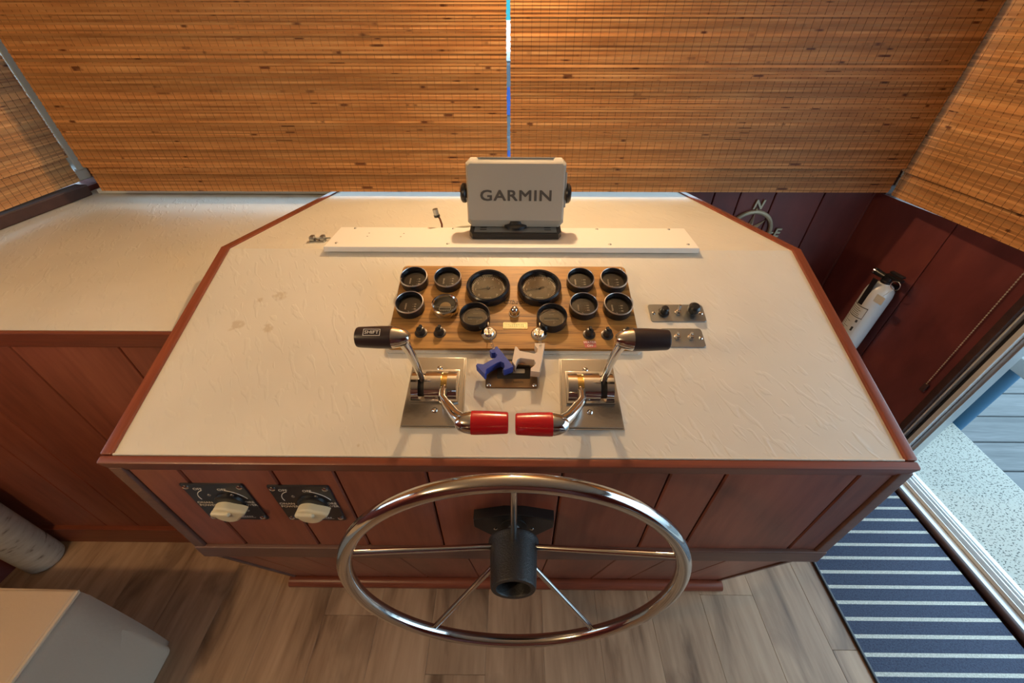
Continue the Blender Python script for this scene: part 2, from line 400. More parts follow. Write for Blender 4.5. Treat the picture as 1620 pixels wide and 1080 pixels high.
# right wall: a panel with the extinguisher, a window above it, then the doorway
RA = Vector((1.432, FY, 0)); RB = Vector((1.59, 1.0, 0)); re = (RB-RA).normalized(); RL = (RB-RA).length
rrot = math.atan2(re.y, re.x)                            # local x runs aft along the wall, local y points outboard
rn = Vector((-re.y, re.x, 0))
bm = bmesh.new(); box(bm, -.02, RL-.05, .012, .08, -.05, 1.0); box(bm, -.02, RL, .012, .08, 1.93, 2.08); box(bm, -.02, .04, .012, .08, 1.0, 1.93); box(bm, RL-.05, RL, .012, .08, 1.0, 1.93)
wr = struct('wall_right', bm, m_darkwood, RA, (0, 0, rrot))
for a, b in ((.0, .322), (.322, .594)):
    obj('panel', B(a+.0012, b-.0012, 0, .012, 0, 1.0, bev=.0015, seg=1), m_wallpanel, wr)
obj('corner_bead', Tb([(.008, -.004, 0), (.008, -.004, 1.0)], .007), m_wallpanel, wr)
window('window_3', .04, RL-.05, 1.03, 1.93, RA+rn*.05, (0, 0, rrot))
# doorway: runs aft from the end of the panel
de = Vector((.065, -1, 0)).normalized(); drot = math.atan2(de.y, de.x)
door = structE('door_1', RB, (0, 0, drot))
obj('jamb', B(-.076, -.050, -.018, .05, 0, 2.0, bev=.005), m_darkwood, door, label='dark brown wooden door jamb')
obj('jamb_stop', B(-.050, -.043, -.004, .05, 0, 2.0, bev=.002), m_aluw, door)
obj('frame_channel', B(-.043, -.028, .012, .05, 0, 2.0, bev=.002), m_black, door)
obj('frame_stile', B(-.028, -.010, .002, .05, 0, 2.0, bev=.003), m_aluw, door, label='pale aluminium door frame upright')
obj('frame_stile', B(-.010, .008, .018, .055, 0, 2.0, bev=.003), m_alu, door)
obj('head', B(-.06, 1.75, .0, .1, 1.96, 2.08), m_darkwood, door)
obj('sill_nosing', Tb([(.0, .016, .010), (1.75, .016, .010)], .013, 12), m_darkwood, door, label='dark brown rounded nosing along the doorway')
obj('sill', B(-.03, 1.75, .028, .135, -.02, .010, bev=.003), m_alu, door)
for y0, y1, zz in ((.062, .067, .026), (.083, .089, .030), (.099, .105, .030), (.118, .135, .024)):
    obj('track', B(-.03, 1.75, y0, y1, .010, zz, bev=.002), m_aluw, door)
struct('wall_aft_right', B(1.75, 3.3, .0, .08, 0, 2.08), m_wallpanel, RB, (0, 0, drot))

# left wall with its window
LA = Vector((-1.65, FY, 0)); le = Vector((-.15, -1, 0)).normalized(); lrot = math.atan2(le.y, le.x)   # local y points to the inside here
ln = Vector((-le.y, le.x, 0))                            # inboard normal
bm = bmesh.new(); box(bm, -.02, 4.0, -.08, 0, -.05, 1.03); box(bm, -.02, 4.0, -.08, 0, 1.93, 2.08)
box(bm, -.02, .02, -.08, 0, 1.03, 1.93); box(bm, 1.5, 4.0, -.08, 0, 1.03, 1.93)
struct('wall_left', bm, m_wallpanel, LA, (0, 0, lrot))
window('window_4', .02, 1.5, 1.05, 1.93, LA-ln*.03, (0, 0, lrot))
struct('trim_3', B(.10, 1.5, 0, .052, 1.0135, 1.052, bev=.004), m_darkwood, LA, (0, 0, lrot))    # brown ledge under the side window
for k in range(4):
    obj('louvre', B(.045+k*.013, .052+k*.013, -.028, -.012, 1.10, 1.17), m_black, bpy.data.objects['window_4'], label='grey vent slot in the window frame')

# ------------------------------------------------------------------ outside
struct('deck', B(1.725, 2.165, -1.6, 1.32, -.09, -.012, bev=.01), m_deck)
struct('water', B(-60, 60, -40, 120, -1.3, -1.2), m_water)
dk = thing('dock', 'weathered grey dock of crosswise boards beyond the speckled side deck', 'dock', (2.35, 0, -.5))
me = mesh(B(0, 3.2, -.098, .098, -.04, 0, bev=.004, seg=1), 'dock_board', 0); me.materials.append(m_dock)
for i in range(32): obj('dock_board', me, None, dk, (0, -1.4+i*.204, 0))
for x in (.1, 3.0): obj('beam', B(x, x+.12, -1.5, 5.0, -.9, -.04), m_dock, dk)
rl = thing('boat_railing', 'pale railing with a blue padded post outside the doorway', 'railing', (2.2, 1.32, -.02))
obj('post', Tb([(.03, .03, -.4), (.03, .03, .80)], .045, 16), m_blue, rl, label='blue vinyl padded post')
obj('post', B(-.10, -.045, .05, .10, -.05, .17, bev=.006), m_deck, rl, label='short speckled white upright')
obj('rail', B(-.03, .02, -1.6, .3, .36, .43, bev=.008), m_railwhite, rl, label='white horizontal rail')
bt = thing('moored_boat', 'white boat with blue stripe and teal canopy seen through the slit between the blinds', 'boat', (-.1, 7.5, -1.2))
obj('hull', P([(-3, .9), (3, .9), (3.4, 0), (3, -.9), (-3, -.9)], 0, 1.25, bev=.05), m_hull, bt)
obj('stripe', B(-3.02, 3.02, -.93, -.9, .75, 1.05), m_stripe, bt)
ca = obj('cabin', P([(-1.8, .75), (1.6, .75), (1.6, -.75), (-1.8, -.75)], 1.25, 2.15, bev=.06), m_hull, bt)
obj('cabin_window', B(-1.5, 1.3, -.77, -.74, 1.5, 1.85), m_stripe, ca)
obj('canopy', P([(-2.2, .95), (2, .95), (2, -.95), (-2.2, -.95)], 2.6, 2.95, bev=.08), m_teal, bt)
for x in (-1.9, 1.7): obj('canopy_post', Tb([(x, -.8, 1.25), (x, -.8, 2.6)], .03), m_alu, bt)

# ------------------------------------------------------------------ ceiling lamps (out of the frame)
for k, (p, pw_, rad) in enumerate(LAMPS):
    lab = ['round warm ceiling lamp above the dashboard by the blinds', 'round warm ceiling lamp above the slipcovered seat', 'round warm ceiling lamp near the doorway'][k]
    t = thing('ceiling_lamp', lab, 'lamp', (p[0], p[1], 2.08), group='ceiling lamps')
    dz_ = p[2]-2.08
    obj('base', Lt([(0, 0), (.045, 0), (.045, -.012), (.035, -.02), (0, -.02)], 32), m_lampwhite, t)
    obj('stem', Tb([(0, 0, -.015), (0, 0, dz_+.045)], .006, 12), m_lampwhite, t)
    obj('lamp_glass', Lt([(0, dz_+.055), (.03, dz_+.05), (.036, dz_+.038), (.03, dz_+.03), (0, dz_+.028)], 24), m_lampglow, t)
    l = bpy.data.lights.new('ceiling_lamp_light', 'POINT'); l.energy = pw_; l.color = LAMP_COL; l.shadow_soft_size = rad
    lo = bpy.data.objects.new('ceiling_lamp_light', l); COL.objects.link(lo); lo.location = (0, 0, p[2]-2.08); lo.parent = t

# ------------------------------------------------------------------ bamboo blinds
def blind(label, loc, rotz, w, h, seed, fold=.085, thr=None):
    """local x along the width, z up from the hem, -y towards the room"""
    rnd = random.Random(seed)
    t = thing('bamboo_blind', label, 'blind', loc, (0, 0, rotz), 'woven bamboo blinds')
    def slats(z0, z1, y, jit):
        bm = bmesh.new(); z = z0; k_ = 0
        while z < z1:
            hh = rnd.choice((.0032, .0045, .0055, .0065)); k_ += 1; y0 = y+(.0007 if k_ % 2 else -.0007)+rnd.uniform(-jit, jit)*.5
            box(bm, rnd.uniform(0, .002), w-rnd.uniform(0, .002), y0-.0011, y0+.0011, z, z+hh)
            z += hh-.0004
        return bm
    thr = thr or m_thread
    obj('slats', slats(fold, h, -.014, .0006), m_bamboo, t, smooth=0, kind='stuff')
    hm = obj('hem_fold', slats(0, fold+.05, 0, .0006), m_bamboo, t, smooth=0, kind='stuff')
    def threads(z0, z1, y):
        bm = bmesh.new(); x = .012
        while x < w-.005:
            box(bm, x-.0004, x+.0004, y-.0019, y-.0012, z0, z1); x += .0245+rnd.uniform(-.001, .001)
        return bm
    obj('threads', threads(fold, h, -.014), thr, t, smooth=0, kind='stuff')
    obj('threads', threads(0, fold, 0), thr, hm, smooth=0, kind='stuff')
    obj('bottom_bar', B(.001, w-.001, .003, .012, .004, .022, bev=.002, seg=1), m_bamboo, t, smooth=0)
    obj('head_rail', B(0, w, -.02, .02, h, h+.03), m_darkwood, t)
    return t
HY = 1.462
blind('wide bamboo blind on the left of the front window, left of the slit', (-1.488, HY, 1.057), 0, 1.488-.0275, .93, 1, thr=m_threadpale)
blind('wide bamboo blind on the right of the front window, above the compass', (-.0185, HY, 1.059), 0, 1.322+.0185, .93, 2)
# right side blind: hem runs from (1.345,1.47) aft
b3 = Vector((1.352, 1.478, 0)); b3e = Vector((.075, -.50, 0)); a3 = math.atan2(b3e.y, b3e.x)
blind('bamboo blind over the right side window, beside the fire extinguisher wall', (b3.x, b3.y, 1.045), a3, .62, .94, 3)
b4 = Vector((-1.66, 1.13, 0)); b4e = Vector((.028, .405, 0)); a4 = math.atan2(b4e.y, b4e.x)
b4 = Vector((-1.634, 1.548, 0))-b4e.normalized()*.95
blind('bamboo blind over the left side window with sunlit fore edge', (b4.x, b4.y, 1.062), a4+0, .95, .93, 4, fold=.0851)

# ------------------------------------------------------------------ helm console
XL, XR = -.737, .708                                     # white top, left and right
FV = .547                                                # slope length to the fold
FYY, FZZ = .432+FV*math.cos(DS), .939+FV*math.sin(DS)    # fold line
RS = R(-5.4); RLEN = .60
con = thing('helm_console', 'mahogany boat helm console with a sloping white laminate dashboard', 'console', (0, .43, 0))
CI = Matrix.Translation((0, -.43, 0))
def cobj(name, bm, m, M=None, **k):
    me = mesh(bm, name, k.pop('smooth', 35))
    o = obj(name, me, m, con, **k)
    o.matrix_local = CI @ (M or Matrix()); return o
m_dash = laminate('white_laminate_dash', LAMI, [(-.555, .388, 0, .035), (-.60, .375, 0, .018), (-.625, .30, 0, .035), (-.553, .292, 0, .03), (-.29, .025, 0, .01)])
cobj('dashboard_top', P([(XL, .003), (XR, .003), (XR, FV), (XL, FV)], -.02, 0), m_dash, dash_M(0, 0), smooth=0)
RM = Matrix.Translation((0, FYY, FZZ)) @ RX(RS)
bl, br = -.650, .597
cobj('rear_top', P([(XL, 0), (XR, 0), (br, RLEN), (bl, RLEN)], -.02, 0), m_counter, RM, smooth=0)
# edge trims, a little proud of the laminate
tw = .022
cobj('front_trim', B(XL-tw, XR+tw, -.013, .003, -.036, .003, bev=.004), m_mahog_h, dash_M(0, 0))
cobj('front_bead', B(XL, XR, .003, .007, -.005, .0035, bev=.0012, seg=1), m_counter, dash_M(0, 0))
for x0, x1 in ((XL-tw, XL), (XR, XR+tw)):
    cobj('side_trim', B(x0, x1, .003, FV+.004, -.036, .006, bev=.004), m_mahog_y, dash_M(0, 0))
for s, xa, xb in ((-1, XL, bl), (1, XR, br)):
    pts = [(xa, -.002), (xb, RLEN), (xb+s*tw, RLEN), (xa+s*tw, 0)]
    cobj('corner_trim', P(pts if s > 0 else pts[::-1], -.036, .005, bev=.003), m_mahog_y, RM)
# body: side walls of the cabinet
def side_prof(): return [(.445, .90), (.445, .57), (.575, .02), (1.05, .02), (1.05, 1.055), (.96, 1.05)]
YZ = Matrix(((0, 0, 1, 0), (1, 0, 0, 0), (0, 1, 0, 0), (0, 0, 0, 1)))
for x0, x1 in ((XL-.012, XL+.008), (XR-.008, XR+.012)):
    cobj('side_panel', P(side_prof(), x0, x1), m_mahog, YZ, smooth=0)
for xa, xb in ((XL, bl), (XR, br)):
    bm = bmesh.new(); s = 1 if xa > 0 else -1
    prism(bm, [(xa, 1.05), (xb, 1.54), (xb-s*.02, 1.54), (xa-s*.02, 1.05)], .02, 1.02)
    cobj('corner_panel', bm, m_mahog, smooth=0)
# front face: frame and recessed boards
fx0, fx1 = XL-.018, XR+.026
YF = .424
cobj('carcass', B(fx0+.012, fx1-.012, YF+.016, YF+.03, .54, .90), m_darkwood, smooth=0)
cobj('face_stile', B(fx0, fx0+.026, YF, YF+.022, .535, .915, bev=.003), m_rail)
cobj('face_stile', B(fx1-.026, fx1, YF, YF+.022, .535, .915, bev=.003), m_rail)
cobj('bottom_rail', B(fx0, fx1, YF-.003, YF+.03, .540, .592, bev=.004), m_rail)
bx_ = [fx0+.026, -.631, -.458, -.339, -.164, .091, .292, .397, .643, fx1-.026]
for a, b in zip(bx_, bx_[1:]):
    cobj('face_board', B(a+.0016, b-.0016, YF+.005, YF+.018, .592, .915, bev=.003, seg=1), m_mahog)
# undercut lower front: boards run down and back to the floor
LM = Matrix.Translation((0, YF+.012, .545)) @ RX(R(14.3))
lx0, lx1 = -.775, .722
lb = [lx0+.012, -.69, -.56, -.435, -.30, -.12, .09, .27, .40, .56, lx1-.012]
for a, b in zip(lb, lb[1:]):
    cobj('lower_board', B(a+.0012, b-.0012, 0, .012, -.552, .004, bev=.002, seg=1), m_mahog, LM)
cobj('lower_backing', B(lx0+.012, lx1-.012, .012, .022, -.545, -.01), m_darkwood, LM, smooth=0)
for a in (lx0, lx1-.012): cobj('lower_edge', B(a, a+.012, -.004, .022, -.552, .0, bev=.002), m_rail, LM)
cobj('base_moulding', Tb([(lx0-.005, .556, .018), (lx1+.0, .556, .018)], .020, 14), m_mahog_h)

# ------------------------------------------------------------------ side counter to the left
cz = 1.0125
ct = thing('side_counter', 'mahogany boarded side cabinet with a cream laminate worktop left of the helm', 'cabinet', (-1.2, .72, 0))
def ctobj(name, bm, m, **k):
    o = obj(name, bm, m, ct, **k); o.location = Vector(o.location)-Vector((-1.2, .72, 0)); return o
ctobj('worktop', P([(-1.79, .712), (XL-.026, .712), (XL-.026, FYY), (bl-.028, 1.56), (bl-.028, 1.64), (-1.65, 1.64)], cz-.022, cz), m_counter, smooth=0)
ctobj('edge_trim', B(-1.78, XL-.026, .698, .712, cz-.040, cz+.001, bev=.005), m_mahog_h)
cbx = [-1.79, -1.497, -1.377, -1.168, -.914, XL-.03]
for a, b in zip(cbx, cbx[1:]):
    ctobj('cabinet_board', B(a+.0012, b-.0012, .706, .718, .095, cz-.03, bev=.002, seg=1), m_mahog)
ctobj('backing', B(-1.79, XL-.03, .718, .73, .0, cz-.03), m_darkwood, smooth=0)
ctobj('plinth', B(-1.79, XL-.03, .690, .718, .0, .10, bev=.004), m_mahog_h)

# ------------------------------------------------------------------ instrument panel
IU, IV = -.003, .354
ip = thing('instrument_panel', 'teak instrument panel with round gauges let into the white dashboard', 'instrument panel', M=dash_M(IU, IV))
PT = .0125
obj('backing', P(rrect(.548, .250, .010, cy=-.001), 0, .005, bev=.001, seg=1), m_counter, ip)
obj('veneer_board', P(rrect(.543, .242, .012, cy=.001), .005, PT, bev=.0012), m_teak, ip)
for x, y in ((-.260, .112), (.260, .112)): screw('corner_screw', ip, x, y, PT, .0045)
def small_gauge(px, py, rad, style):
    x, y = px-IU, py-IV
    z = PT
    k = rad
    prof = [(k*.99, 0), (k, .002), (k, .019), (k*.985, .0212)]
    g = Lt(prof+[(k*.93, .0218), (k*.90, .0205), (k*.80, .006), (k*.80, .004), (k*.5, .004)], 40)
    mats = dict(dark=m_bezel, hour=m_bezel, chrome=m_chrome, tach=m_bezel)
    if style == 'chrome':
        g.free(); g = Lt([(k*.98, 0), (k, .002), (k, .010), (k*.95, .017), (k*.86, .019), (k*.78, .0165), (k*.74, .010), (k*.74, .006), (k*.5, .006)], 40)
    if style == 'tach':
        g.free(); g = Lt([(k*.98, 0), (k, .003), (k, .012), (k*.97, .018), (k*.91, .0205), (k*.85, .019), (k*.82, .014), (k*.74, .005), (k*.5, .005)], 56)
    lab = dict(dark='small black round gauge with silver edge', hour='black round hour meter with tan face', chrome='small round gauge with chrome rim', tach='large black tachometer with tan face')[style]
    o = obj('gauge' if style != 'tach' else 'tachometer', g, mats[style], ip, (x, y, z), smooth=30, label=lab)
    dz = .0055; dr = k*.80
    if style == 'dark':
        obj('bezel_edge', Lt([(k*.997, .0195), (k*.985, .0222), (k*.95, .0228), (k*.925, .0215)], 40), m_bezelrim, o)
        obj('dial', Lt([(dr, dz), (0, dz)], 36), m_dial, o)
        bm = bmesh.new()                                  # name reads up the left side, scale down the right
        for q in range(6): box(bm, -.0125, -.0125+random.uniform(.0028, .004), -.0085+q*.003, -.0062+q*.003, dz+.0002, dz+.0004)
        for q in range(3):
            yy = -.009+q*.0075+random.uniform(-.001, .001)
            box(bm, .008, .008+random.uniform(.004, .0065), yy, yy+.0028, dz+.0002, dz+.0004); box(bm, .0045, .0058, yy+.0004, yy+.0014, dz+.0002, dz+.0004)
        obj('markings', bm, m_mark, o, smooth=0)
        obj('needle', P([(.0005, -.021), (.0015, -.021), (-.003, -.013), (-.0038, -.0135)], dz+.0008, dz+.0014), m_mark, o, smooth=0)
    elif style == 'chrome':
        obj('dial', Lt([(k*.745, .007), (0, .007)], 36), m_dialblk, o)
        ar = [(.0125*math.cos(a), .0125*math.sin(a)) for a in [PI*i/14 for i in range(15)]]
        obj('dial_arch', P(ar, .0072, .0076), m_markyel, o, smooth=0)
        bm = bmesh.new(); box(bm, -.019, .019, -.0022, -.0012, .0072, .0078); box(bm, -.0135, .0135, -.0105, -.0095, .0072, .0076); box(bm, -.0135, -.0125, -.0095, -.004, .0072, .0076); box(bm, .0125, .0135, -.0095, -.004, .0072, .0076); box(bm, -.0135, .0135, -.0045, -.0035, .0072, .0076)
        for q in range(6): box(bm, -.011+q*.004, -.0092+q*.004, -.0135, -.0115, .0072, .0076)
        obj('markings', bm, m_mark, o, smooth=0)
        dz = .008; dr = k*.74
    elif style == 'hour':
        obj('dial', Lt([(dr, dz), (0, dz)], 40), m_dialtan, o)
        obj('dial_ring', Lt([(dr*.99, dz+.0005), (dr*.93, dz+.0008), (dr*.93, dz+.0002)], 40), m_bezelrim, o)
        obj('counter_window', B(-.0165, .0165, -.002, .0035, dz+.0002, dz+.0006), m_dialblk, o, smooth=0)
        bm = bmesh.new()
        for q in range(9): box(bm, -.0155+q*.0035, -.0132+q*.0035, -.0045, -.002, dz+.0007, dz+.0009)
        for q in range(4): box(bm, -.005+q*.0027, -.003+q*.0027, .0115, .0128, dz+.0002, dz+.0004)
        box(bm, .004, .0048, -.013, -.0075, dz+.0002, dz+.0004); box(bm, .004, .009, -.0082, -.0075, dz+.0002, dz+.0004)
        obj('markings', bm, m_mark, o, smooth=0)
    else:
        dr = k*.75
        obj('dial', Lt([(dr, dz), (0, dz)], 48), m_dialtan, o)
        bm = bmesh.new()
        for q in range(36):
            a = R(225-270*q/35); r0, r1 = dr*.89, dr*.985
            c, s_ = math.cos(a), math.sin(a); h = .0007
            vs = [bm.verts.new((r*c-h*e*s_, r*s_+h*e*c, dz+.0003)) for r, e in ((r0, -1), (r0, 1), (r1, 1), (r1, -1))]; bm.faces.new(vs)
        for q in range(8): box(bm, -.0075+q*.002, -.0062+q*.002, -.0285, -.0270, dz+.0002, dz+.0004)
        obj('markings', bm, m_mark, o, smooth=0)
        for q in range(8):
            a = R(225-270*q/7)
            obj('numeral', text(str(q), .0095, .0001), m_mark, o, (dr*.76*math.cos(a), dr*.76*math.sin(a), dz+.0004), smooth=0)
        bm = bmesh.new(); c = Vector((0, 0, 0))
        prism(bm, [(-.0285, .0003), (-.0285, -.0003), (0, -.0018), (.0, .0018)], dz+.002, dz+.0027)
        box(bm, 0, .012, .0012, .0026, dz+.002, dz+.0027); box(bm, 0, .012, -.0026, -.0012, dz+.002, dz+.0027)
        lathe(bm, [(.0042, dz+.0004), (.0042, dz+.004), (.003, dz+.005), (0, dz+.005)], 16)
        nd = obj('needle', bm, m_dialblk, o, rot=(0, 0, R(11)), smooth=0)
        bm = bmesh.new()
        for sx in (-1, 1): lathe(bm, [(.0012, dz+.0003), (.0012, dz+.0006), (0, dz+.0006)], 10, M=TR(sx*.017, .003, 0))
        obj('dial_pin', bm, m_dialblk, o, smooth=0)
    obj('glass', Lt([(dr, dz+.0075), (0, dz+.0075+.0012)], 40), m_glass, o)
for (u, v, rr, st) in [(-.237, .420, .032, 'dark'), (-.158, .420, .032, 'dark'), (-.236, .343, .032, 'dark'), (-.157, .342, .0312, 'chrome'),
                       (.153, .419, .032, 'dark'), (.2305, .4195, .032, 'dark'), (.1535, .3415, .032, 'dark'), (.230, .3415, .032, 'dark'),
                       (-.0625, .398, .0512, 'tach'), (.0565, .3985, .0512, 'tach'), (-.088, .311, .0335, 'hour'), (.081, .309, .0335, 'hour')]:
    small_gauge(u, v, rr, st)
obj('lettering', text('Gibson', .0165, .0009, .25, 1.05, 1.1, 0, .0003), mat('carved_teak', (.10, .045, .012), .5), ip, (.003, .0075, PT), smooth=0, label='engraved Gibson name')
def pt(u, v): return (u-IU, v-IV, PT)
x, y, z = pt(-.001, .329)
nb = obj('chrome_button', Lt([(.0108, 0), (.0108, .004), (.0098, .0055), (.0095, .011), (.008, .0165), (.0045, .0198), (0, .0205)], 6), m_chrome, ip, (x, y, z), smooth=60)
obj('flange', Lt([(.0125, 0), (.0125, .0012), (.0105, .0018)], 24), m_chrome, nb)
x, y, z = pt(.001, .2945)
pq = obj('plaque', P(rrect(.054, .0175, .002), 0, .0012, bev=.0004, seg=1), mat('cream_plaque', (.70, .62, .33), .35, .3), ip, (x, y, z), label='small cream metal maker plate')
bm = bmesh.new()
for yy in (.0055, -.0062): box(bm, -.024, .024, yy, yy+.0007, .0012, .0014)
for xx in (-.024, .0233): box(bm, xx, xx+.0007, -.0062, .0062, .0012, .0014)
rnd = random.Random(4)
for yy in (.0022, -.0022):
    xx = -.021
    while xx < .019:
        l = rnd.uniform(.001, .004); box(bm, xx, xx+l, yy-.0008, yy+.0008, .0012, .0014); xx += l+.0012
obj('print', bm, m_markblk, pq, smooth=0)
for u, v in ((-.056, .273), (.052, .272)):
    x, y, z = pt(u, v)
    ig = obj('ignition_lock', Lt([(.0172, 0), (.0172, .0015), (.015, .003), (.0118, .0035), (.0115, .0085), (.0102, .0100), (.0075, .0100), (.0065, .0090), (0, .0090)], 36), m_chrome, ip, (x, y, z))
    obj('key_slot', B(-.0009, .0009, -.005, .005, .0090, .0093), m_darkslot, ig, smooth=0)
for i, (u, v) in enumerate([(-.204, .274), (-.163, .274), (.161, .272), (.200, .271), (.239, .271)]):
    x, y, z = pt(u, v)
    kn = obj('switch_knob', Lt([(.0092, .001), (.0092, .011), (.0078, .015), (.0045, .0165), (0, .0165)], 20), m_black, ip, (x, y, z), label='small black push-pull knob')
    obj('escutcheon', Lt([(.0135, 0), (.0135, .0012), (.011, .0022), (.009, .0022)], 28), mat('dark_escutcheon', (.05, .045, .045), .35, .4) if i == 0 else bpy.data.materials['dark_escutcheon'], kn)
    obj('lever', B(-.0032, .0032, -.001, .0075, .012, .0215, bev=.001, seg=1), m_black, kn, rot=(0, 0, R(random.uniform(-25, 25))))
x, y, z = pt(.1605, .2465)
lb_ = obj('embossed_label', B(-.0135, .0135, .0004, .0085, 0, .0007), m_redlabel, ip, (x, y, z), smooth=0, label='red embossed tape reading WATER OFF')
obj('label_strip', B(-.0115, .0125, -.0085, -.0002, 0, .0006), m_redlabel, lb_, smooth=0)
obj('lettering', text('WATER', .0078, .0002, 0, 1.05), m_mark, lb_, (0, .0045, .0008), smooth=0)
obj('lettering', text('OFF', .0075, .0002), m_mark, lb_, (0, -.0044, .0008), smooth=0)

# ------------------------------------------------------------------ remote plate under the key floats
rp_ = thing('remote_plate', 'bronze remote control plate with curved rocker behind the key floats', 'control plate', M=dash_M(-.006, .177))
obj('plate', P(rrect(.106, .062, .004), 0, .004, bev=.001, seg=1), m_brownplate, rp_)
bm = bmesh.new(); lathe(bm, [(.030, -.034), (.031, -.032), (.031, .032), (.030, .034)], 40, M=TR(.004, .006, -.022) @ RY(PI/2))
for v in [v for v in bm.verts if v.co.z < .003]: v.co.z = .003
obj('rocker', bm, m_darkslot, rp_)
obj('rocker_window', P(rrect(.046, .010, .002), .0092, .0105), m_brushed, rp_, (.004, .004, 0))
obj('lettering', text('REMOTE', .0055, .0001), m_markblk, rp_, (.014, -.019, .0041), smooth=0)
for x in (-.046, .046): screw('screw', rp_, x, -.025, .004, .0045)

# ------------------------------------------------------------------ keys with floats
FB = [(-.0515, .2163), (-.0365, .2267), (-.0029, .1791), (-.0036, .1768), (-.0201, .169), (-.023, .1707), (-.0197, .1782), (-.0217, .1857), (-.0283, .189), (-.0347, .1864), (-.0561, .1712), (-.057, .1617), (-.0591, .159), (-.0774, .1805), (-.0748, .1846), (-.0631, .1831), (-.0492, .1923), (-.0377, .1993), (-.0359, .2055), (-.04, .2101), (-.0472, .2093), (-.0507, .2129)]
FW = [(.0415, .2345), (.0622, .2346), (.0621, .2298), (.0501, .1654), (.0317, .1674), (.0324, .1748), (.039, .1801), (.042, .1861), (.0393, .1937), (.012, .1978), (.0061, .1942), (.0035, .1874), (.0018, .1783), (-.0052, .1896), (.0007, .2262), (.0047, .2254), (.0107, .2152), (.0409, .2088), (.0463, .2139), (.0472, .221), (.042, .2273)]
for pts, m, lab, (iu, iv), hole in ((FB, m_navyfloat, 'blue foam key float hanging from the left ignition key', (-.056, .273), (-.043, .219)),
                                   (FW, m_whitefloat, 'off-white foam key float hanging from the right ignition key', (.052, .272), (.053, .2285))):
    cx = sum(p[0] for p in pts)/len(pts); cy = sum(p[1] for p in pts)/len(pts)
    t = thing('key_float', lab, 'key float', M=dash_M(cx, cy), group='ignition keys with floats')
    q = [(a-cx, b-cy) for a, b in pts]
    fo = obj('float', P(q, .0128, .034, bev=.0012, seg=2), m, t, smooth=40)
    hx, hy = hole[0]-cx, hole[1]-cy
    obj('eyelet', Lt([(.0022, .034), (.0022, .0347), (.0012, .0347), (.0012, .034)], 14), m_chrome, fo, (hx, hy, 0))
    kx, ky = iu-cx, iv-cy
    k = obj('key', P(rrect(.015, .016, .005), -.0008, .0008, M=TR(kx, ky, PT+.028) @ RY(PI/2) @ Matrix.Rotation(R(90), 4, 'Z')), m_chrome, t)
    obj('key_blade', B(kx-.0008, kx+.0008, ky-.003, ky+.003, PT+.008, PT+.022), m_chrome, k, smooth=0)
    bm = bmesh.new(); n = 9
    for i in range(n):                                    # ball chain sagging from key bow to float
        f_ = i/(n-1); p = Vector((kx+(hx-kx)*f_, ky-.004+(hy-ky+.004)*f_, PT+.026+(.036-PT-.026)*f_-.010*math.sin(PI*f_)))
        p.z = max(p.z, PT+.004)
        tube(bm, [p+Vector((.0028*math.cos(a), .0028*math.sin(a)*(1 if i % 2 else .35), .0028*math.sin(a)*(0 if i % 2 else .9))) for a in [2*PI*j/8 for j in range(8)]], .0005, 5, True)
    obj('chain', bm, m_chrome, t)

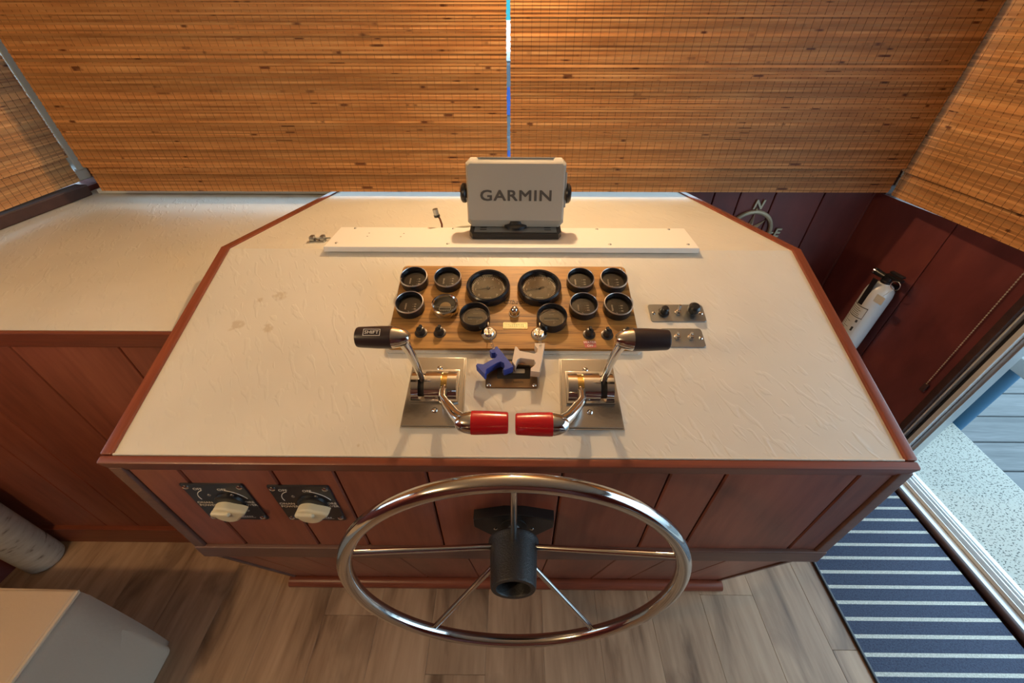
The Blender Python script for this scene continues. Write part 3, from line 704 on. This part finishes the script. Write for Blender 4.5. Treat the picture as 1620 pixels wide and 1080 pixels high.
# ------------------------------------------------------------------ engine controls
def engine_control(sx, u, v, lab, handle_text):
    t = thing('engine_control', lab, 'control lever', M=dash_M(u, v), group='twin engine control levers')
    def mir(bm):
        if sx < 0: bmesh.ops.transform(bm, matrix=Matrix.Scale(-1, 4, (1, 0, 0)), verts=bm.verts)
        return bm
    obj('gasket', mir(P([(-.0605, -.079), (.0605, -.079), (.0555, .078), (-.0555, .078)], 0, .004, bev=.001)), m_chrome, t)
    obj('plate', mir(P([(-.058, -.0765), (.058, -.0765), (.0530, .0755), (-.053, .0755)], .004, .0085, bev=.002)), m_chromeplate, t)
    yc = .006
    def seg(x0, x1, r, zc, nm, m, cut=True):
        bm = bmesh.new(); n = 20; ring = []
        pr = [(r*math.cos(a), zc+r*math.sin(a)) for a in [PI*i/n for i in range(n+1)]]
        pr = [(a, max(b, .008)) for a, b in pr]+[(-r, .008), (r, .008)]
        pr = [(r, .008)]+[(a, b) for a, b in pr[:n+1]]+[(-r, .008)]
        a = [bm.verts.new((x0, yc+p, q)) for p, q in pr]; b = [bm.verts.new((x1, yc+p, q)) for p, q in pr]
        for i in range(len(pr)-1): bm.faces.new((a[i], a[i+1], b[i+1], b[i]))
        bm.faces.new((a[-1], a[0], b[0], b[-1])); bm.faces.new(a); bm.faces.new(list(reversed(b)))
        bmesh.ops.remove_doubles(bm, verts=bm.verts, dist=.0001)
        return obj(nm, mir(bm), m, t, smooth=25)
    obj('housing_base', mir(P([(-.047, yc-.036), (.047, yc-.036), (.046, yc+.036), (-.046, yc+.036)], .0085, .016, bev=.002)), m_chrome, t)
    seg(-.044, -.030, .031, .010, 'housing_cheek', m_chrome); seg(-.018, .014, .031, .010, 'housing_saddle', m_chrome); seg(.026, .044, .031, .010, 'housing_cheek', m_chrome)
    seg(-.030, -.018, .026, .009, 'lever_drum', m_darkslot); seg(.014, .026, .028, .009, 'lever_drum', m_brass)
    for yy in (.049, -.045): screw('screw', t, sx*.003, yy, .0085, .0055)
    # shift lever with dark handle, leaning outboard
    bm = bmesh.new()
    tube(bm, [(-.024, yc, .030), (-.0245, yc+.004, .048), (-.029, yc+.012, .085), (-.035, yc+.018, .118), (-.040, yc+.021, .138), (-.047, yc+.022, .148)], [.0065, .0065, .0075, .0085, .0105, .012], 14)
    lv = obj('shift_lever', mir(bm), m_chrome, t)
    HM = TR(-.030, yc+.022, .150) @ RY(R(-90)) @ RX(R(0))
    obj('lever_cap', mir(Lt([(0, -.004), (.008, -.003), (.013, .003), (.0165, .012), (.0195, .024), (.0195, .026)], 28, M=HM)), m_chrome, lv)
    hd = obj('handle', mir(Lt([(.0198, .026), (.0202, .030), (.0200, .050), (.0182, .085), (.0172, .0878), (.0155, .0888), (0, .089)], 32, M=HM)), m_handle, lv)
    if handle_text:
        tm = text('SHIFT', .0085, .0001, 0, 1, 1.15); lm = bpy.data.meshes.new('plate')
        for v_ in tm.vertices: v_.co.z += .0004
        tt = obj('lettering', tm, m_mark, hd, (-.087, yc+.018, .1705), (R(12), 0, 0), smooth=0)
        bm = bmesh.new()
        for q in ((-.0145, .0145, .0055, .0062), (-.0145, .0145, -.0062, -.0055), (-.0145, -.0138, -.0062, .0062), (.0138, .0145, -.0062, .0062)): box(bm, *q, 0, .0004)
        me = mesh(bm, 'frame', 0); me.materials.append(m_mark)
        obj('lettering_frame', me, None, hd, (-.087, yc+.018, .1705), (R(12), 0, 0))
    # throttle lever with red handle, pulled towards the wheel
    bm = bmesh.new()
    tube(bm, [(.020, yc-.002, .024), (.020, yc-.026, .034), (.023, yc-.044, .044), (.036, yc-.064, .056), (.052, yc-.086, .066), (.066, yc-.098, .070)], [.0075, .008, .009, .0095, .0105, .013], 14)
    rv = obj('throttle_lever', mir(bm), m_chrome, t)
    HM = TR(.058, yc-.102, .070) @ RY(R(90))
    obj('lever_cap', mir(Lt([(0, -.004), (.009, -.003), (.015, .003), (.0185, .012), (.0205, .022), (.0205, .0245)], 28, M=HM)), m_chrome, rv)
    obj('handle', mir(Lt([(.0208, .0245), (.0212, .029), (.0208, .050), (.0190, .085), (.0183, .0875), (.0165, .0888), (0, .089)], 32, M=HM)), m_red, rv)
    return t
engine_control(1, -.157, .1385, 'chrome engine control on the left with SHIFT lettered dark handle and red handle', True)
engine_control(-1, .1485, .1365, 'chrome engine control on the right with plain dark handle and red handle', False)

# ------------------------------------------------------------------ switch plates on the right of the dashboard
def toggle(parent, x, y, z, ang, long=True):
    n = obj('toggle_switch', Lt([(.0075, 0), (.0075, .003), (.0058, .0035), (.0052, .008), (.0035, .0085), (0, .0085)], 6), m_chrome, parent, (x, y, z), smooth=20)
    d = Vector((math.sin(ang[0]), math.sin(ang[1]), 1)).normalized()
    ln_ = .020 if long else .012
    obj('bat', Tb([d*.006, d*ln_*.7, d*ln_], [.0020, .0026, .0032], 12), m_chrome, n)
    return n
sp = thing('switch_plate', 'steel switch plate with a toggle between two black knobs', 'switch plate', M=dash_M(.3695, .341), group='steel switch plates on the dashboard')
obj('plate', P(rrect(.125, .050, .006), 0, .0022, bev=.0006, seg=1), m_brushed, sp)
for x in (-.054, .054): screw('screw', sp, x, -.001, .0022, .0045)
kb = obj('push_button', Lt([(.0125, 0), (.0125, .003), (.0085, .004), (.0085, .016), (.0065, .0185), (0, .019)], 20), m_black, sp, (-.031, 0, .0022))
toggle(sp, .001, 0, .0022, (R(8), R(25)))
kb = obj('round_knob', Lt([(.006, 0), (.006, .008), (.0125, .009), (.0142, .014), (.013, .021), (.009, .025), (0, .0265)], 28), m_black, sp, (.034, .001, .0022), label='round black knob')
sp2 = thing('switch_plate', 'smaller steel switch plate with two short toggles', 'switch plate', M=dash_M(.368, .2725), group='steel switch plates on the dashboard')
obj('plate', P(rrect(.090, .050, .006), 0, .0022, bev=.0006, seg=1), m_brushed, sp2)
for x in (-.038, .038): screw('screw', sp2, x, -.001, .0022, .0045)
for x in (-.014, .016): toggle(sp2, x, 0, .0022, (R(6), R(30)), False)

# ------------------------------------------------------------------ chartplotter strip, chartplotter, odds on the rear top
sM = RM @ TR(-.008, .060, 0)
st = thing('mounting_strip', 'long white painted metal strip along the fold of the dashboard', 'strip', M=sM)
obj('strip', P([(-.478, -.078), (.472, -.078), (.484, .072), (-.486, .072)], .0, .0135, bev=.004), m_paintwhite, st)
for x, y in ((-.44, .058), (-.452, -.055), (-.165, .058), (-.165, -.057), (.235, .058), (.25, -.057), (.435, .058), (.45, -.055)):
    screw('screw', st, x, y, .0135, .0042, m_brushed)
for x, y in ((-.39, .02), (-.388, -.004), (-.295, .018), (-.298, -.006)):
    obj('hole', Lt([(.0022, .0137), (0, .0137)], 10), m_darkslot, st, (x, y, 0))

gp = thing('chartplotter', 'grey chartplotter under its sun cover lettered GARMIN', 'chartplotter', (0, .998, 1.1025), (0, 0, R(-.4)))
obj('bracket', P([(-.121, .012), (-.112, -.006), (.112, -.006), (.121, .012), (.121, .085), (-.121, .085)], 0, .014, bev=.002), m_black, gp)
obj('bracket_tray', B(-.108, .108, .002, .080, .0142, .0152), m_brushed, gp)
for x in (-.085, .085):
    for y in (.018, .03): obj('slot', P(rrect(.018, .004, .0019), .0152, .0156), m_darkslot, gp, (x, y, 0), smooth=0)
obj('swivel', Lt([(.032, .014), (.032, .022), (.022, .026), (.022, .034), (0, .036)], 28), m_black, gp, (0, .045, 0))
for s in (-1, 1): obj('bracket_arm', B(s*.116-.003, s*.116+.003, .062, .084, .012, .11, bev=.002), m_black, gp)
cv = bpy.data.objects.new('unit', None)
# cover: chamfered shell, leaning back slightly
TM = TR(0, .022, .019) @ RX(R(-13))
def shell(w, h, d, c):
    bm = bmesh.new()
    def ring(y, ww, hh, cc, z0): return [bm.verts.new(TM @ Vector((x, y, z))) for x, z in ((-ww+cc, z0), (ww-cc, z0), (ww, z0+cc), (ww, z0+hh-cc), (ww-cc, z0+hh), (-ww+cc, z0+hh), (-ww, z0+hh-cc), (-ww, z0+cc))]
    rs = [ring(0, w-.006, h-.032, .005, .019), ring(.003, w-.003, h-.022, .007, .014), ring(.012, w, h, c, 0), ring(d, w, h, c, 0)]
    for a, b in zip(rs, rs[1:]):
        for i in range(8): bm.faces.new((a[i], a[(i+1) % 8], b[(i+1) % 8], b[i]))
    bm.faces.new(rs[0]); bm.faces.new(list(reversed(rs[-1])))
    es = [e for e in bm.edges if e.calc_face_angle(0) > R(8)]
    bmesh.ops.bevel(bm, geom=es, offset=.0022, segments=2, profile=.5, affect='EDGES')
    return bm
cvr = obj('sun_cover', shell(.1262, .168, .034, .012), m_garmin, gp, smooth=30)
o = obj('lettering', text('GARMIN', .036, .0004, 0, 1.10, 1.27, 0, .0008), m_garmintxt, cvr, smooth=0)
o.matrix_local = TM @ TR(.001, -.0004, .079) @ RX(R(90))
bm = bmesh.new(); box(bm, -.120, .120, .034, .060, .006, .158, bev=.008)
bmesh.ops.transform(bm, matrix=TM, verts=bm.verts); obj('housing', bm, m_garmin, gp)
bm = bmesh.new(); box(bm, .1245, .1295, .008, .032, .05, .135, bev=.002); bmesh.ops.transform(bm, matrix=TM, verts=bm.verts); obj('side_latch', bm, m_garmin, cvr)
bm = bmesh.new(); prism(bm, [(-.098, 0), (-.092, -.006), (.092, -.006), (.098, 0), (.098, .004), (-.098, .004)], 0, .001, M=TM @ TR(0, .014, .168) @ RX(0)); obj('top_lip', bm, m_garmin, cvr)
for s in (-1, 1):
    bm = bmesh.new(); lathe(bm, [(0, -.014), (.012, -.014), (.012, 0), (.023, 0), (.025, .004), (.024, .010), (.019, .014), (0, .015)], 24, M=TR(s*.1285, .066, .094) @ RY(s*PI/2))
    obj('clamp_knob', bm, m_black, gp)

t = thing('antenna_stub', 'short brown wire stub with small silver connector behind the white strip', 'connector', M=RM @ TR(-.214, .142, 0))
obj('wire', Tb([(.004, 0, -.002), (.005, 0, .018), (.001, 0, .034), (-.006, -.002, .046)], .0028, 8), m_wire, t)
obj('connector', Tb([(-.006, -.002, .043), (-.009, -.004, .062)], .0075, 14), m_brushed, t)
obj('collar', Tb([(-.0055, -.002, .040), (-.0065, -.0025, .046)], .0085, 14), m_black, t)
obj('grommet', Lt([(.007, 0), (.006, .003), (.003, .004), (0, .004)], 14), m_black, t, (.004, 0, 0))
t = thing('power_cable', 'thin pale cable curling behind the chartplotter', 'cable', M=RM @ TR(-.17, .16, 0))
obj('cable', Tb([(-.015, -.01, .0035), (.01, .008, .0035), (.04, .016, .0035), (.08, .012, .0035), (.13, .0, .0035)], .003, 8), m_counter, t)
t = thing('steel_clip', 'small dark steel clip lying left of the white strip', 'clip', M=RM @ TR(-.530, .052, 0) @ Matrix.Rotation(R(6), 4, 'Z'))
obj('base', P(rrect(.040, .022, .003), 0, .004, bev=.001, seg=1), m_brushed, t)
obj('jaw', B(-.019, -.008, -.009, .012, .004, .015, bev=.002), m_brushed, t)
obj('jaw', B(.008, .019, -.009, .012, .004, .015, bev=.002), m_brushed, t)
obj('pin', Tb([(-.019, .002, .008), (.032, .004, .007)], .0022, 8), m_brushed, t)
screw('screw', t, 0, -.002, .004, .004, m_chrome)

# ------------------------------------------------------------------ steering wheel
sw = thing('steering_wheel', 'five-spoke polished steel steering wheel with black hub in front of the console', 'steering wheel', (0, YF+.005, .741), (R(-3.16), 0, 0))
HXP = [(-.083, .024), (-.02, .042), (.02, .042), (.083, .024), (.083, -.004), (.02, -.064), (-.02, -.064), (-.083, -.004)]
XZ = RX(R(90))
obj('mount_plate', P(HXP, 0, .024, bev=.003, M=XZ), m_black, sw)
for x in (-.038, .038): screw('screw', sw, x, -.0242, -.008, .004, M=RX(R(90)))
obj('shaft_collar', Lt([(.028, .018), (.028, .026), (.02, .028), (.012, .028)], 24, M=XZ), m_darkslot, sw)
obj('shaft', Lt([(.0125, .02), (.0125, .062)], 20, M=XZ), m_brushed, sw)
obj('hub', Lt([(.013, .050), (.045, .051), (.0505, .056), (.0508, .062), (.047, .070), (.0425, .142), (.0405, .145), (.0325, .145), (.0305, .142), (.029, .112), (0, .112)], 48, M=XZ), m_hub, sw, smooth=40)
obj('hub_nut', Lt([(.009, .112), (.009, .122), (.005, .124), (0, .124)], 6, M=XZ), m_brushed, sw, smooth=20)
RW, YW = .308, -.130
obj('rim', Tb([(RW*math.cos(a), YW, RW*math.sin(a)) for a in [2*PI*i/120 for i in range(120)]], .0135, 20, True), m_chrome, sw)
for k in range(5):
    a = R(90+72*k); c, s = math.cos(a), math.sin(a)
    obj('spoke', Tb([(.030*c, -.070, .030*s), ((RW-.004)*c, YW+.004, (RW-.004)*s)], .0058, 14), m_chrome, sw)

# ------------------------------------------------------------------ power selector switches on the front face
def selector(x, z, w, h, lab):
    t = thing('selector_switch', lab, 'selector switch', (x, YF+.005, z), group='black power selector plates')
    obj('plate', P(rrect(w, h, .004), 0, .003, bev=.0008, seg=1, M=XZ), m_plate, t)
    for sx in (-1, 1):
        for sz in (-1, 1): screw('screw', t, sx*(w/2-.009), -.003, sz*(h/2-.011), .006, M=RX(R(90)))
    for (px, pz) in ((-.020, .030), (.026, .030), (.033, -.030)): screw('rivet', t, px, -.003, pz, .0036, m_brushed, M=RX(R(90)))
    obj('knob_boss', Lt([(.030, .003), (.029, .008), (.024, .010), (0, .010)], 32, M=TR(.012, 0, .004) @ XZ), m_black, t)
    # teardrop knob: round body, pointer towards lower right
    pts = []
    for i in range(29):
        a = R(42+276*i/28); pts.append((.027*math.cos(a), .027*math.sin(a)))
    pts.append((.036, -.008)); pts.append((.043, .000)); pts.append((.036, .008))
    kn = obj('knob', P(pts, .010, .027, bev=.006, seg=4, M=TR(.008, 0, -.010) @ XZ @ Matrix.Rotation(R(12), 4, 'Z')), m_cream, t, smooth=50)
    obj('grip', P(rrect(.038, .013, .006), .024, .033, bev=.004, seg=3, M=TR(.004, 0, .002) @ XZ @ Matrix.Rotation(R(-4), 4, 'Z')), m_cream, kn, smooth=50)
    obj('pointer_dot', Lt([(.0028, .0275), (0, .0275)], 10, M=TR(-.002, 0, -.031) @ XZ), m_darkslot, kn)
    def tx(s_, px, pz, sz): obj('lettering', text(s_, sz, .0001), m_mark, t, (px, -.0032, pz), (R(90), 0, 0), smooth=0)
    tx('OFF', -.033, .052, .0105); tx('ONAN', -.042, .001, .0105); tx('POWER', -.040, -.010, .0105)
    tx('OFF', .014, .050, .0105); tx('SHORE', .044, .003, .0105); tx('POWER', .044, -.008, .0105)
    def arc(cx, cz, r, a0, a1):
        obj('arrow', Tb([(cx+r*math.cos(R(a)), -.0033, cz+r*math.sin(R(a))) for a in [a0+(a1-a0)*i/10 for i in range(11)]], .0007, 5), m_mark, t)
    arc(-.018, .023, .026, 110, 200); arc(.004, -.002, .052, 75, 22)
    bm = bmesh.new()
    for q in range(5): box(bm, .010+q*.005, .0135+q*.005, -.0034, -.003, -.0575, -.0535)
    box(bm, .004, .038, -.0034, -.003, -.0605, -.0595)
    obj('maker_mark', bm, m_mark, t, smooth=0)
selector(-.591, .790, .124, .140, 'black power selector with ivory knob nearest the left corner of the console')
selector(-.423, .7875, .122, .136, 'black power selector with ivory knob nearer the steering wheel')

# ------------------------------------------------------------------ compass rose on the front wall
cp = thing('compass_rose', 'antique brass compass rose ornament on the dark boarded wall', 'wall ornament', (.985, FY-.012, .828))
obj('ring', Tb([(.090*math.cos(a), -.006, .090*math.sin(a)) for a in [2*PI*i/64 for i in range(64)]], .0085, 8, True), m_pewter, cp)
bm = bmesh.new()
for k in range(8):
    a = R(45*k+0); L_ = .087 if k % 2 == 0 else .080; w_ = .024
    c, s = math.cos(a), math.sin(a)
    tip = bm.verts.new((L_*c, -.004, L_*s)); ctr = bm.verts.new((0, -.018, 0)); bk = bm.verts.new((0, -.001, 0))
    l = bm.verts.new((w_*math.cos(a+PI/8)*1.2, -.003, w_*math.sin(a+PI/8)*1.2)); r = bm.verts.new((w_*math.cos(a-PI/8)*1.2, -.003, w_*math.sin(a-PI/8)*1.2))
    for f in ((tip, l, ctr), (tip, ctr, r), (tip, bk, l), (tip, r, bk), (l, bk, ctr), (r, ctr, bk)): bm.faces.new(f)
obj('star', bm, m_pewter, cp, smooth=0)
for s_, px, pz in (('N', 0, .121), ('E', .121, 0), ('S', 0, -.121), ('W', -.124, 0)):
    obj('letter', text(s_, .052, .003, .15, 1, 1, .0012), m_pewter, cp, (px, -.005, pz-.002), (R(90), 0, 0), smooth=0)
    d = Vector((px, 0, pz)).normalized(); obj('stub', Tb([d*.093+Vector((0, -.005, 0)), d*.106+Vector((0, -.005, 0))], .004, 8), m_pewter, cp)

# ------------------------------------------------------------------ fire extinguisher on the right wall
ex = thing('fire_extinguisher', 'white fire extinguisher hung on the dark red wall beside the doorway', 'fire extinguisher', RA+re*.268-rn*.057+Vector((0, 0, .428)), (0, 0, rrot))
obj('cylinder', Lt([(0, 0), (.040, .001), (.046, .006), (.0475, .016), (.0475, .262), (.044, .284), (.034, .300), (.020, .310), (.018, .318)], 40), m_extw, ex)
bm = bmesh.new(); n = 12
for i in range(n):
    a0, a1 = R(-163+108*i/n), R(-163+108*(i+1)/n); rr = .0482
    bm.faces.new([bm.verts.new((rr*math.cos(a), rr*math.sin(a), z)) for a, z in ((a0, .07), (a1, .07), (a1, .215), (a0, .215))])
bmesh.ops.remove_doubles(bm, verts=bm.verts, dist=.0001)
lbl = obj('label', bm, m_paper, ex)
bm = bmesh.new(); rnd = random.Random(3)
def strip(z0, z1, a0, a1):
    n = 8
    for i in range(n):
        p, q = R(a0+(a1-a0)*i/n), R(a0+(a1-a0)*(i+1)/n); rr = .0485
        bm.faces.new([bm.verts.new((rr*math.cos(a), rr*math.sin(a), z)) for a, z in ((p, z0), (q, z0), (q, z1), (p, z1))])
strip(.208, .211, -160, -57); strip(.160, .163, -160, -57); strip(.163, .208, -58.5, -57)
for k in range(5): strip(.198-k*.0075, .200-k*.0075, -150, -150+rnd.uniform(55, 85))
for k in range(9): strip(.150-k*.0085, .1518-k*.0085, -150, -150+rnd.uniform(35, 60))
strip(.140, .152, -75, -66); strip(.098, .118, -75, -66)
obj('label_print', bm, m_markblk, lbl, smooth=0)
vb = obj('valve', Lt([(.019, .312), (.019, .322), (.015, .326), (.015, .340), (0, .341)], 24), m_black, ex)
obj('nozzle', Tb([(-.012, -.004, .334), (-.050, -.008, .338)], [.011, .013], 16), m_black, vb)
obj('gauge', Tb([(-.050, -.008, .338), (-.056, -.009, .3385)], .0135, 18), m_chrome, vb)
obj('grip', B(-.012, .050, -.012, .010, .338, .350, bev=.003), m_black, vb)
obj('squeeze_handle', B(-.005, .048, -.010, .008, .356, .364, bev=.003), m_black, vb)
obj('strap', P([(-.0095, .215), (.0095, .215), (.0095, .330), (-.0095, .330)], .0, .003, M=TR(-.010, -.0455, 0) @ RX(R(90))), m_black, ex)
obj('pull_ring', Tb([(.046+.017*math.cos(a), -.018, .330+.017*math.sin(a)) for a in [2*PI*i/24 for i in range(24)]], .0016, 6, True), m_chrome, vb)
obj('tag', P(rrect(.034, .032, .002), 0, .0008, M=TR(.046, -.052, .272) @ RX(R(90))), m_paper, ex)
obj('tag_tie', Tb([(.048, -.020, .314), (.047, -.046, .288)], .0016, 6), m_paper, ex)
obj('wall_bracket', B(-.022, .022, .044, .057, .05, .30, bev=.003), m_black, ex)

# bead cord on the right wall
t = thing('bead_cord', 'pale beaded blind cord hanging down the dark wall beside the door jamb', 'cord', RA+re*.556-rn*.008, (0, 0, rrot))
bm = bmesh.new()
for i in range(64):
    z = .47+i*.009; lathe(bm, [(0, -.0028), (.0024, -.0014), (.0024, .0014), (0, .0028)], 6, M=TR(.012-.012*(z-.47)/.58, 0, z))
obj('beads', bm, m_cord, t, kind='stuff')
obj('string', Tb([(.012, 0, .465), (0, 0, 1.05)], .0008, 6), m_cord, t)
obj('tensioner', B(.006, .022, -.004, .006, .435, .47, bev=.002), m_darkwood, t)

# ------------------------------------------------------------------ runner rug
rg = thing('runner_rug', 'navy blue runner rug with thin cream stripes by the doorway', 'rug', (1.35, .315, 0))
sl = .065
y0, y1 = -1.55, .66
pts = [(1.102-1.35, y0), (1.655+.0-1.35+.04, y0), (1.589-1.35, y1), (1.102-1.35, y1)]
obj('weave', P(pts, .0, .007, bev=.001, seg=1), m_rug, rg, smooth=0)
obj('edge_binding', B(1.094-1.35, 1.104-1.35, y0, y1, 0, .009, bev=.003), m_plate, rg)

# ------------------------------------------------------------------ slipcovered seat, bottom left
ot = thing('slipcovered_seat', 'beige slipcovered seat corner on the floor at the lower left', 'seat', (-1.45, .05, 0))
def drape(bm, x0, x1, y0, y1, z0, z1, flare):
    N = 14; vs = {}
    for i in range(N+1):
        for k in range(N+1):
            f, h = i/N, k/N
            wob = .008*math.sin(f*9+h*3)*(1-h)+.006*math.sin(f*21)*(1-h)
            vs[i, k] = bm.verts.new((x1+flare*(1-h)**1.5+wob-(.012*max(0, h-.93)/.07), y1+(y0-y1)*f+(.006*(1-h) if i == 0 else 0), z0+(z1-z0)*h))
    for i in range(N):
        for k in range(N): bm.faces.new((vs[i, k], vs[i+1, k], vs[i+1, k+1], vs[i, k+1]))
bm = bmesh.new(); box(bm, -.36, .375, -.62, .315, 0, .455, bev=.02, seg=3); obj('seat_base', bm, m_fabric, ot)
bm = bmesh.new(); box(bm, -.36, .378, -.62, .322, .452, .470, bev=.008, seg=3); obj('seat_top', bm, m_fabric, ot)
bm = bmesh.new(); drape(bm, 0, .380, -.62, .322, .006, .462, -.012 if False else -.03)
so = obj('skirt', bm, m_fabric, ot); sm_ = so.modifiers.new('thickness', 'SOLIDIFY'); sm_.thickness = .004
obj('piping', Tb([(.376, .318, .462), (.379, .1, .464), (.381, -.3, .463), (.381, -.61, .464)], .0055, 8), m_seam, ot)
obj('piping', Tb([(.376, .318, .462), (.1, .321, .464), (-.35, .321, .464)], .0045, 8), m_seam, ot)

# ------------------------------------------------------------------ canvas bin in the left corner
bn = thing('canvas_bin', 'narrow beige printed canvas cylinder standing by the left cabinet', 'bin', (-1.722, .628, 0))
obj('body', Lt([(0, .001), (.050, .001), (.055, .008), (.056, .02), (.057, .2), (.058, .40), (.058, .42), (.054, .42), (.053, .05), (0, .05)], 36), m_bin, bn)
obj('rim_band', Lt([(.0585, .405), (.0605, .408), (.0605, .425), (.0585, .428)], 36), m_fabric, bn)
